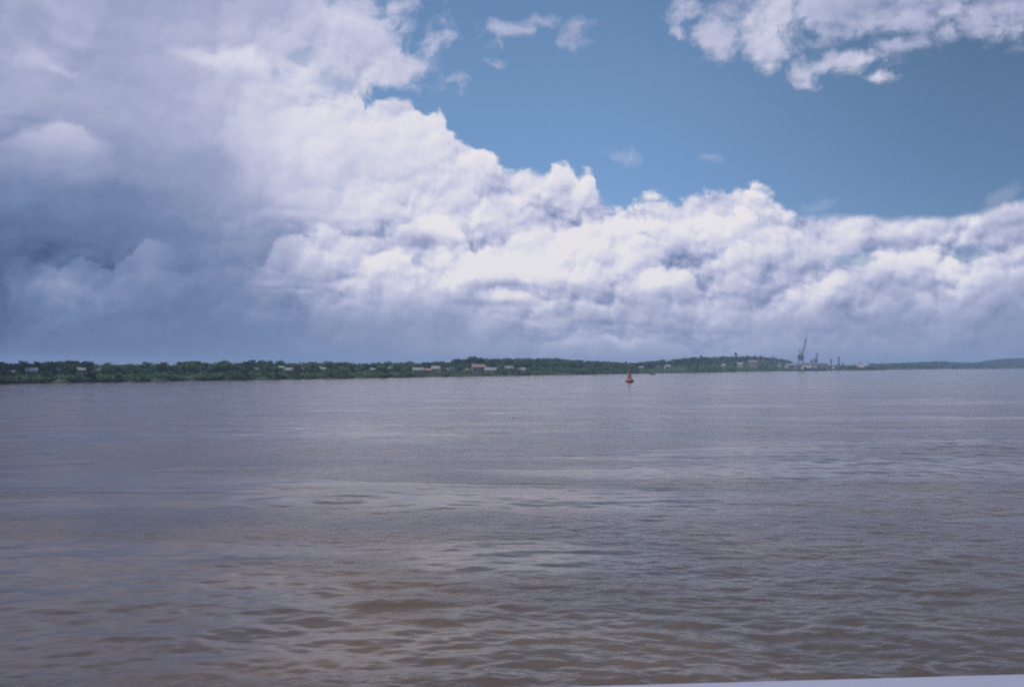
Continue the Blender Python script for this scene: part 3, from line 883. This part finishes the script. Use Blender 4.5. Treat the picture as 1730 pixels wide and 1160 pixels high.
spots = []
for _ in range(2600):
    px = random.uniform(-90, 1336); s = random.choice((random.uniform(.012, .09), random.uniform(.012, .09), random.uniform(.1, .75)))
    inh = any(a0 - 1 < px < a1 + 1 and s < q for a0, a1, q in HSPAN); inf = any(a0 < px < a1 and s0 <= s <= s1 for a0, a1, s0, s1 in FIELDS)
    h = random.uniform(1.0, 2.6)
    if inh or inf: h = random.uniform(.5, 1.5 if inh else .8)
    if inf and random.random() < .7: continue
    spots.append((at(px, s, -.1), h, h * random.uniform(1.3, 2.2)))
for a0, a1, hs_ in HSPAN:
    for _ in range(4 if a0 < 1000 else 3):
        px = random.uniform(a0 - 1, a1 + 1); s = max(.015, hs_ - random.uniform(.02, .05)); h = random.uniform(1.4, 2.9)
        spots.append((at(px, s, -.1), h, h * random.uniform(1.0, 1.5)))
mass('undergrowth', spots, 70, ('bushy', 'bushy'), M['leaf_light'], 'low green bushes along the waterline and between houses', 'bushes')


# ------------------------------------------------------------------ port on the right
def lattice(mb, p, q, w0, w1, n, r, brace=None):
    """square lattice boom between two points"""
    p, q = Vector(p), Vector(q); d = (q - p).normalized()
    u = d.cross(Vector((0, 1, 0))).normalized(); v = d.cross(u)
    rings = []
    for i in range(n + 1):
        t = i / n; c = p.lerp(q, t); w = (w0 + (w1 - w0) * t) / 2
        rings.append([c + u * w * a + v * w * b for a, b in ((-1, -1), (1, -1), (1, 1), (-1, 1))])
    for i in range(n):
        for k in range(4):
            mb.tube(rings[i][k], rings[i + 1][k], r, n=5)
            mb.tube(rings[i][k], rings[i + 1][(k + 1) % 4], brace or r * .6, n=4)
            mb.tube(rings[i][k], rings[i][(k + 1) % 4], brace or r * .6, n=4)


def crane(px, Y, z0, portal_h, leg_w, house, jib_from, jib_to, apex, mat, label, r=.5, tower=None, group='harbour cranes'):
    """portal jib crane; offsets in metres from the base"""
    t = empty('harbour_crane', px_ground(px, Y, z0), 0, label, 'crane', group)
    for sx in (-1, 1):
        for sy in (-1, 1):
            lg = MB(); lg.tube((sx * leg_w, sy * leg_w, 0), (sx * leg_w * .55, sy * leg_w * .55, portal_h), r * 1.15, r * .9, 6)
            lg.box((sx * leg_w, sy * leg_w, .4), (2.4, 1.6, .9), bev=.1); lg.build('leg', mat, t)
    g = MB(); 
    for sx in (-1, 1):
        g.tube((sx * leg_w * .78, -leg_w * .78, portal_h * .5), (sx * leg_w * .78, leg_w * .78, portal_h * .5), r * .7, n=5)
        g.tube((-leg_w * .78, sx * leg_w * .78, portal_h * .5), (leg_w * .78, sx * leg_w * .78, portal_h * .5), r * .7, n=5)
    g.box((0, 0, portal_h + .5), (leg_w * 1.5, leg_w * 1.5, 1.0), bev=.1); g.build('portal_beam', mat, t)
    hw, hh = house
    MB().tube((0, 0, portal_h + 1), (0, 0, portal_h + 2.2), leg_w * .55, n=16).build('slewing_ring', M['cable'], t)
    hb = MB(); hb.box((-hw * .08, 0, portal_h + 2.2 + hh / 2), (hw, hw * .62, hh), bev=.3); hb.box((-hw * .08, 0, portal_h + 2.4 + hh), (hw * .8, hw * .5, .5), bev=.1)
    ho = hb.build('machinery_house', mat, t)
    MB().box((hw * .47, -hw * .12, portal_h + 3.6), (hw * .22, hw * .3, 2.4), bev=.2).build('cab', M['glass'], ho)
    j = MB(); lattice(j, jib_from, jib_to, 2.6 * r / .5, 1.2 * r / .5, 10, r * .55, r * .34); j.build('jib', mat, t)
    a_ = MB()
    for sy in (-1, 1):
        a_.tube((-hw * .35, sy * hw * .22, portal_h + 2.2 + hh), Vector(apex) + Vector((0, sy * .5, 0)), r * .6, r * .45, 6)
        a_.tube((hw * .12, sy * hw * .22, portal_h + 2.2 + hh), Vector(apex) + Vector((0, sy * .5, 0)), r * .6, r * .45, 6)
    a_.tube(Vector(apex) - Vector((0, .9, 0)), Vector(apex) + Vector((0, .9, 0)), r * .7, n=8); a_.build('a_frame', mat, t)
    c = MB()
    for sy in (-.4, .4): c.tube(Vector(apex) + Vector((0, sy, 0)), Vector(jib_to) + Vector((0, sy, 0)), r * .16, n=4)
    c.tube(jib_to, Vector(jib_to) - Vector((0, 0, jib_to[2] * .45)), r * .14, n=4)
    c.build('cable', M['cable'], t)
    MB().lathe([(.05, 0), (.55, -.3), (.65, -1.0), (.3, -1.7), (.05, -1.9)], Vector(jib_to) - Vector((0, 0, jib_to[2] * .45)), 10).build('hook_block', M['cable'], t)
    return t


YP = 1480.0; mpp = YP / F
crane(1353, YP, 2.0, 13.0, 5.0, (8.0, 6.0), (1.5, 0, 18.0), (8.6, 0, 47.0), (-1.5, 0, 30.0), M['crane_steel'],
      'tallest dark harbour crane with its long jib raised steeply', .42)
crane(1378, YP * 1.1, 2.0, 9.0, 4.0, (5.0, 3.6), (.5, 0, 12.5), (3.2, 0, 27.5), (-1.0, 0, 19.0), M['crane_grey'],
      'shorter grey crane with upright jib right of the tallest crane', .5)
crane(1371, YP * 1.16, 2.0, 8.0, 3.4, (4.4, 3.2), (.5, 0, 10.5), (2.2, 0, 16.5), (-1.2, 0, 15.0), M['crane_grey'],
      'smallest stub crane between the two raised jibs', .45)


def mast(px, Y, h, label):
    t = empty('light_mast', px_ground(px, Y, 2.0), 0, label, 'mast', 'port light masts')
    b = MB(); lattice(b, (0, 0, 0), (0, .01, h), 2.0, 1.0, 8, .32, .2); b.build('pole', M['crane_steel'], t)
    MB().box((0, 0, h + .3), (3.4, 2.0, .6), bev=.1).build('platform', M['crane_steel'], t)
    for k in (-1, 0, 1): MB().box((k * 1.2, -.8, h + 1.0), (.8, .5, .8), bev=.08).build('floodlight', M['tin_roof'], t)


mast(1404, 1560, 14.5, 'thin light mast left of its thicker twin in the port')
mast(1417, 1540, 18.0, 'taller light mast standing over the port shrubs')
mast(1424, 1700, 10.0, 'short light mast immediately right of the taller light mast')


def shed(px, Y, w, d, h, wall, roof, label, rot=0.0):
    t = empty('warehouse', px_ground(px, Y, 1.7), math.radians(rot), label, 'warehouse', 'port warehouses')
    b = MB(); b.box((0, 0, h / 2), (w, d, h), bev=.05)
    b.add([(-w / 2, -d / 2, h + .002), (-w / 2, d / 2, h + .002), (-w / 2, 0, h + 2.4), (w / 2, -d / 2, h + .002), (w / 2, d / 2, h + .002), (w / 2, 0, h + 2.4)], [(0, 2, 1), (3, 4, 5)])
    b.build('wall', M[wall], t)
    r = MB(); o = .6
    for sg in (-1, 1):
        y0 = sg * (d / 2 + o); z0 = h - o * 5 / d
        vs = [(x, y, z + q) for q in (0, .2) for x, y, z in ((-w / 2 - o, y0, z0), (w / 2 + o, y0, z0), (w / 2 + o, 0, h + 2.6), (-w / 2 - o, 0, h + 2.6))]
        r.add(vs, [(0, 1, 2, 3), (7, 6, 5, 4), (0, 4, 5, 1), (1, 5, 6, 2), (3, 2, 6, 7), (0, 3, 7, 4)] if sg < 0 else
              [(3, 2, 1, 0), (4, 5, 6, 7), (1, 5, 4, 0), (2, 6, 5, 1), (7, 6, 2, 3), (4, 7, 3, 0)])
    r.build('roof', M[roof], t)
    for k in range(max(1, int(w / 9))):
        x = -w / 2 + w / max(1, int(w / 9)) * (k + .5)
        MB().box((x, -d / 2 - .03, 2.1), (4.2, .12, 4.2), bev=.03).build('door', M['dark_roof'], t)


shed(1341, 1520, 24, 16, 6.5, 'grey_wall', 'tin_roof', 'low grey warehouse left of the tallest crane', 4)
shed(1360, 1560, 26, 18, 7.5, 'grey_wall', 'dark_roof', 'dark roofed warehouse behind the tallest crane', -3)
shed(1362, 1475, 12, 10, 4.0, 'cream_wall', 'tin_roof', 'pale little shed at the foot of the tallest crane', 0)
shed(1385, 1600, 20, 18, 7.5, 'grey_wall', 'dark_roof', 'dark warehouse under the shorter grey crane', 5)
shed(1432, 1760, 34, 18, 6.0, 'grey_wall', 'tin_roof', 'long grey warehouse right of the light masts', 0)

q = MB()
qa, qb = px_ground(1334, 1440, 0), px_ground(1486, 1800, 0)
dv = (qb - qa); L_ = dv.length; mid = (qa + qb) / 2
q.box((mid.x, mid.y + 12, .2), (L_, 26, 3.2), math.atan2(dv.y, dv.x), bev=.15)
qo = q.build('quay', M['concrete']); tag(qo, 'long concrete quay along the port at the water edge', 'quay')


def ship(px, Y, L, beam, hull_h, mat, label, rot=0., super_at=.3, super_h=6., sup=True, mast_h=0, band='ship_rust', cat='ship', masts=()):
    t = empty('ship', px_ground(px, Y, 0), math.radians(rot), label, cat, 'ships moored at the port')
    n = 14; vs = []; fs = []
    rows = ((-.8, .72), (0.0, .9), (hull_h * .5, .97), (hull_h, 1.0))
    for zz, ww in rows:
        for k in range(n + 1):
            u = k / n; x = (u - .5) * L
            y = beam / 2 * ww * min(1.0, math.sin(math.pi * min(u, .5)) * .35 + .72 + .28 * min(1, u * 8)) * (1 - max(0, (u - .72) / .28) ** 2.2)
            sheer = .12 * hull_h * (u - .4) ** 2 * 4 if zz == hull_h else 0
            vs.append((x + (zz * .25 if u > .95 else 0), y, zz + sheer))
        for k in range(n + 1):
            v = vs[-(n + 1)]; vs.append((v[0], -v[1], v[2]))
    st = 2 * (n + 1)
    for r_ in range(3):
        for side in (0, n + 1):
            for k in range(n):
                a0 = r_ * st + side + k; f = (a0, a0 + 1, a0 + 1 + st, a0 + st)
                fs.append(f[::-1] if side == 0 else f)
    for k in range(n): fs.append((3 * st + k, 3 * st + n + 1 + k, 3 * st + n + 2 + k, 3 * st + k + 1)[::-1])
    fs.append((0, n + 1, st + n + 1, st)); fs.append((st, st + n + 1, 2 * st + n + 1, 2 * st)); fs.append((2 * st, 2 * st + n + 1, 3 * st + n + 1, 3 * st))
    m_ = MB(); m_.add(vs, fs, False); m_.build('hull', M[mat], t)
    MB().box((0, 0, hull_h * .18), (L * .80, beam * .985, hull_h * .3), bev=.1).build('boot_stripe', M[band], t)
    if sup:
        x = (super_at - .5) * L
        so_ = MB(); so_.box((x, 0, hull_h + super_h * .28), (L * .2, beam * .8, super_h * .56), bev=.15)
        so_.box((x + L * .01, 0, hull_h + super_h * .72), (L * .14, beam * .7, super_h * .32), bev=.15)
        sp = so_.build('superstructure', M['ship_white'], t)
        MB().box((x + L * .01, -beam * .35 - .02, hull_h + super_h * .75), (L * .12, .12, super_h * .1)).build('window', M['glass'], sp)
        MB().tube((x - L * .06, 0, hull_h + super_h * .6), (x - L * .06, 0, hull_h + super_h * 1.15), beam * .12, beam * .1, 10).build('funnel', M[band], t)
    for (u, hh) in masts:
        d = MB(); x = (u - .5) * L; d.tube((x, 0, hull_h - .2), (x, 0, hull_h + hh), .55, .3, 7); d.tube((x, 0, hull_h + 1), (x + hh * .45, 0, hull_h + hh * .75), .3, .2, 6)
        d.tube((x - 1.2, 0, hull_h + hh * .8), (x + 1.2, 0, hull_h + hh * .8), .2, n=5); d.build('derrick', M['crane_steel'], t)
    return t


ship(1376, 1430, 30, 8, 4.0, 'ship_blue', 'dark blue coaster moored under the shorter grey crane', -8, .25, 5.0, band='ship_dark')
ship(1350, 1425, 22, 7, 2.2, 'ship_dark', 'low dark barge moored below the tallest crane', -6, sup=False, cat='barge')
ship(1452, 1640, 46, 10, 4.5, 'ship_dark', 'cargo ship with white bridge and derricks at the right end of the port', -12, .55, 8.5, masts=((.30, 9), (.78, 12), (.9, 7)))
ship(1478, 1690, 34, 9, 2.4, 'ship_rust', 'rusty brown barge at the far right end of the port', -8, sup=False, cat='barge', band='ship_dark')
ship(1412, 1600, 20, 6, 2.6, 'ship_dark', 'small dark workboat below the light masts', -10, .3, 4.0, cat='boat')

spots = []
for _ in range(140):
    px = random.choice((random.uniform(1392, 1450), random.uniform(1334, 1500))); Y = random.uniform(1620, 1900)
    h = random.uniform(3.5, 7.5); spots.append((px_ground(px, Y, 1.2), h, h * 1.5))
mass('shrubbery', spots, 120, ('round', 'bushy'), M['leaf_mid'], 'green trees and bushes showing between the port buildings', 'bushes')

# bare emergent trees on the hill crest
for px, h, lab in ((1243, 13.5, 'tall thin sparse-leaved tree rising above the hill crest over the pink hall'), (1184, 11.0, 'lanky sparse-leaved tree on the hill crest left of the tallest one')):
    p = at(px, 1.0, -.1); t = empty('sparse_tree', p, 0, lab, 'tree')
    b = MB(); b.tube((0, 0, 0), (.2, 0, h * .6), .34, .24, 7); b.tube((.2, 0, h * .6), (.5, 0, h), .24, .08, 7); b.build('trunk', M['bark'], t)
    b = MB()
    for k in range(16):
        z = h * (.5 + .03 * k); a_ = k * 2.4; l = (1 - k / 20) * 2.6
        b.tube((.2, 0, z), (.2 + math.cos(a_) * l, math.sin(a_) * l, z + 1.1), .13, .03, 5)
        b.tube((.2 + math.cos(a_) * l * .6, math.sin(a_) * l * .6, z + .66), (.2 + math.cos(a_ + .6) * l * 1.1, math.sin(a_ + .6) * l * 1.1, z + 1.7), .07, .02, 4)
    b.build('limbs', M['bark'], t)
    V, C = crown_arrays('tall', 260, 300 + int(px)); V = V * np.array([h * .62, h * .62, h * .42]) + np.array([.2, 0, h * .6])
    link('crown', np_mesh('crown', V, np.arange(len(V)).reshape(-1, 4), M['leaf_dark']), t)


# ------------------------------------------------------------------ buoy and dinghy
def build_buoy():
    Y = EYE * F / (645.4 - HZ); t = empty('buoy', px_ground(1063.5, Y, 0), .35, 'red lattice tower navigation buoy floating in mid river', 'buoy')
    t.rotation_euler = (math.radians(1.5), math.radians(-2), .35)
    R = 1.8
    MB().lathe([(R * .5, -1.0), (R * .92, -.5), (R * .96, -.1), (R * .97, .28)], n=32).build('hull', M['buoy_low'], t)
    MB().lathe([(R * .97, .285), (R * 1.0, .34), (R * 1.02, .9), (R * .99, 1.08), (R * .9, 1.16), (.2, 1.22)], n=32).build('float_collar', M['buoy_red'], t)
    f = MB()
    for k in range(20):
        a_ = k * math.pi / 10; b_ = a_ + math.pi / 10
        f.tube((R * 1.03 * math.cos(a_), R * 1.03 * math.sin(a_), .62), (R * 1.03 * math.cos(b_), R * 1.03 * math.sin(b_), .62), .11, n=6)
    f.build('fender', M['buoy_low'], t)
    legs = []
    H = 4.7
    for k in range(4):
        a_ = math.pi / 4 + k * math.pi / 2; p0 = Vector((.98 * math.cos(a_), .98 * math.sin(a_), 1.15)); p1 = Vector((.48 * math.cos(a_), .48 * math.sin(a_), H))
        legs.append((p0, p1)); MB().tube(p0, p1, .11, .09, 8).build('leg', M['buoy_orange'], t)
    b = MB()
    for lv in range(4):
        t0, t1 = lv / 4, (lv + 1) / 4
        for k in range(4):
            a0, a1 = legs[k], legs[(k + 1) % 4]
            b.tube(a0[0].lerp(a0[1], t1), a1[0].lerp(a1[1], t1), .065, n=6); b.tube(a0[0].lerp(a0[1], t0), a1[0].lerp(a1[1], t1), .05, n=5); b.tube(a1[0].lerp(a1[1], t0), a0[0].lerp(a0[1], t1), .05, n=5)
    b.build('brace', M['buoy_orange'], t)
    d = MB()
    for k in range(4):
        a0, a1 = legs[k], legs[(k + 1) % 4]
        pts = [a0[0].lerp(a0[1], .72), a1[0].lerp(a1[1], .72), a1[0].lerp(a1[1], .98), a0[0].lerp(a0[1], .98)]
        nrm = (pts[1] - pts[0]).cross(pts[3] - pts[0]).normalized() * .05
        vs = [q + nrm for q in pts] + [q + nrm * 2 for q in pts]
        d.add(vs, [(0, 3, 2, 1), (4, 5, 6, 7), (0, 1, 5, 4), (1, 2, 6, 5), (2, 3, 7, 6), (3, 0, 4, 7)])
    d.build('daymark', M['buoy_grey'], t)
    MB().tube((0, 0, H), (0, 0, H + .12), .66, n=16).build('platform', M['buoy_grey'], t)
    l = MB().lathe([(.12, H + .12), (.24, H + .2), (.24, H + .32)], n=14).build('lantern', M['buoy_grey'], t)
    MB().lathe([(.22, H + .321), (.24, H + .5), (.2, H + .66), (.05, H + .74)], n=14).build('lamp_glass', M['lamp_glass'], l)
    g = MB()
    for k in range(8):
        a_ = k * math.pi / 4; g.tube((.6 * math.cos(a_), .6 * math.sin(a_), H + .1), (.6 * math.cos(a_), .6 * math.sin(a_), H + .62), .025, n=5)
        b_ = a_ + math.pi / 4; g.tube((.6 * math.cos(a_), .6 * math.sin(a_), H + .62), (.6 * math.cos(b_), .6 * math.sin(b_), H + .62), .025, n=5)
    g.build('guard_rail', M['buoy_orange'], t)
    for a_ in (.4, .4 + math.pi):
        c = Vector((R * .72 * math.cos(a_), R * .72 * math.sin(a_), 1.18)); m_ = MB()
        m_.tube(c - Vector((.15, 0, 0)), c + Vector((-.15, 0, .3)), .05, n=6); m_.tube(c + Vector((.15, 0, 0)), c + Vector((.15, 0, .3)), .05, n=6); m_.tube(c + Vector((-.17, 0, .3)), c + Vector((.17, 0, .3)), .05, n=6)
        m_.build('lifting_eye', M['buoy_low'], t)


build_buoy()


def build_dinghy():
    Y = EYE * F / (632.6 - HZ); t = empty('rowing_boat', px_ground(1103, Y, 0), .3, 'small dark rowing boat near shore just right of the red buoy', 'boat')
    n = 10; L = 4.6; vs = []; fs = []
    for zz, ww in ((-.15, .45), (.2, .85), (.62, 1.0)):
        for k in range(n + 1):
            u = k / n; w = .72 * ww * math.sin(math.pi * (u * .82 + .12)) ** .7
            vs.append(((u - .5) * L, w, zz + (.3 * (2 * u - 1) ** 2 if zz > .5 else 0))); 
        for k in range(n + 1): v = vs[-(n + 1)]; vs.append((v[0], -v[1], v[2]))
    st = 2 * (n + 1)
    for r_ in range(2):
        for side in (0, n + 1):
            for k in range(n): a0 = r_ * st + side + k; fs.append((a0, a0 + 1, a0 + 1 + st, a0 + st))
    for k in range(n): fs.append((k, k + 1, n + 2 + k, n + 1 + k))
    for r_ in range(2):
        fs.append((r_ * st, r_ * st + n + 1, (r_ + 1) * st + n + 1, (r_ + 1) * st)); fs.append((r_ * st + n, r_ * st + 2 * n + 1, (r_ + 1) * st + 2 * n + 1, (r_ + 1) * st + n))
    MB().add(vs, fs).build('hull', M['dark_boat'], t)
    for x in (-1.0, .4): MB().box((x, 0, .5), (.28, 1.15, .06), bev=.01).build('thwart', M['wood'], t)
    MB().tube((-.3, -.5, .68), (.6, -2.0, .05), .03, n=5).build('oar', M['wood'], t)
    MB().tube((-.3, .5, .68), (.6, 2.0, .05), .03, n=5).build('oar', M['wood'], t)
    MB().box((-2.35, 0, .72), (.5, .42, .75), bev=.12).build('outboard_motor', M['ship_dark'], t)


build_dinghy()


# ------------------------------------------------------------------ the boat we stand on: white bulwark with its cap rail
def build_boat():
    d = .56                                   # cap below the eye
    def onp(px, py):
        r = co.rotation_euler.to_matrix() @ Vector(((px - CX), 580 - py, -F))
        return Vector((0, 0, EYE)) + r * (-d / r.z)
    # outer edge of the cap rail, from two photo points (the view tilts up 1.3 degrees)
    p, q = onp(960, 1159.3), onp(1730, 1138.3)
    u = (q - p).normalized(); nrm = Vector((-u.y, u.x, 0)); rz = math.atan2(u.y, u.x)
    t = empty('boat', (p.x, p.y, EYE - d), rz, 'white painted boat rail, bluish shade in its colour, cutting across the bottom right corner', 'boat')
    L = 9.0
    b = MB()                                   # cap: rounded section swept along the rail
    prof = [(.012, -.012), (.012, -.035), (-.01, -.055), (-.24, -.055), (-.26, -.035), (-.26, -.012), (-.248, 0), (0, 0)]
    m = len(prof); vs = [(x, y, z) for x in (-L, L) for y, z in prof]
    fs = [(k, (k + 1) % m, m + (k + 1) % m, m + k) for k in range(m)] + [tuple(range(m - 1, -1, -1)), tuple(range(m, 2 * m))]
    b.add(vs, fs); b.build('cap_rail', M['boat_shaded_white'], t)
    MB().box((0, -.13, -.555), (2 * L, .06, .998)).build('bulwark', M['boat_shaded_white'], t)
    for k in range(-5, 6): MB().box((k * 1.6, -.215, -.56), (.06, .11, .98), bev=.008).build('stanchion', M['boat_shaded_white'], t)
    MB().box((0, -2.56, -1.105), (2 * L, 4.8, .1)).build('deck', M['boat_deck'], t)
    h = MB(); h.box((0, -.155, -4.2), (2 * L, .09, 6.08)); h.build('hull_side', M['boat_shaded_white'], t)
    MB().tube((-L, -.06, -1.35), (L, -.06, -1.35), .055, n=10).build('rubbing_strake', M['cable'], t)


build_boat()


# ------------------------------------------------------------------ humid river air
def build_haze():
    m = bpy.data.materials.new('humid_air'); m.use_nodes = True; nt = m.node_tree; nt.nodes.clear()
    v = nt.nodes.new('ShaderNodeVolumePrincipled'); v.inputs['Color'].default_value = (.50, .69, 1.0, 1)
    v.inputs['Density'].default_value = HAZE; v.inputs['Anisotropy'].default_value = 0.0
    o = nt.nodes.new('ShaderNodeOutputMaterial'); nt.links.new(v.outputs[0], o.inputs['Volume'])
    x, y0, y1, z0, z1 = 7000, -30, 7000, -3.0, 62.0
    b = MB().box((0, (y0 + y1) / 2, (z0 + z1) / 2), (2 * x, y1 - y0, z1 - z0))
    tag(b.build('haze', m), 'faint blue haze over the river', 'haze', kind='stuff')


HAZE = 0.00021
build_haze()


# ------------------------------------------------------------------ an unseen cumulus, added out of frame to shade the left bank
def build_shade_cloud():
    bm = bmesh.new(); bmesh.ops.create_icosphere(bm, subdivisions=6, radius=1.0)
    V = np.array([v.co[:] for v in bm.verts]); r = np.random.default_rng(3)
    D = r.normal(size=(60, 3)); D /= np.linalg.norm(D, axis=1)[:, None]
    h = np.zeros(len(V))
    for d, w_ in zip(D, r.uniform(.25, .6, 60)):
        q = np.clip(1 - np.linalg.norm(V - d, axis=1) / w_, 0, 1); h = np.maximum(h, np.sqrt(q) * w_ * .6)
    V = V * (0.8 + h)[:, None]
    V[:, 2] = np.where(V[:, 2] < 0, V[:, 2] * .25, V[:, 2])
    sc_ = np.array([290.0, 300.0, 170.0])
    for v, c in zip(bm.verts, V * sc_): v.co = c
    me = bpy.data.meshes.new('shade_cloud'); bm.to_mesh(me); bm.free()
    me.polygons.foreach_set('use_smooth', [True] * len(me.polygons))
    me.materials.append(material('shade_cloud_white', (.80, .80, .80), (.86, .86, .86), .02, .95, 0))
    o = link('shade_cloud', me); z = 950.0
    o.location = (-500 + sd.x / sd.z * z, 400 + sd.y / sd.z * z, z)
    tag(o, 'white cumulus added out of view to shade the left bank', 'shade_cloud', kind='structure')


build_shade_cloud()
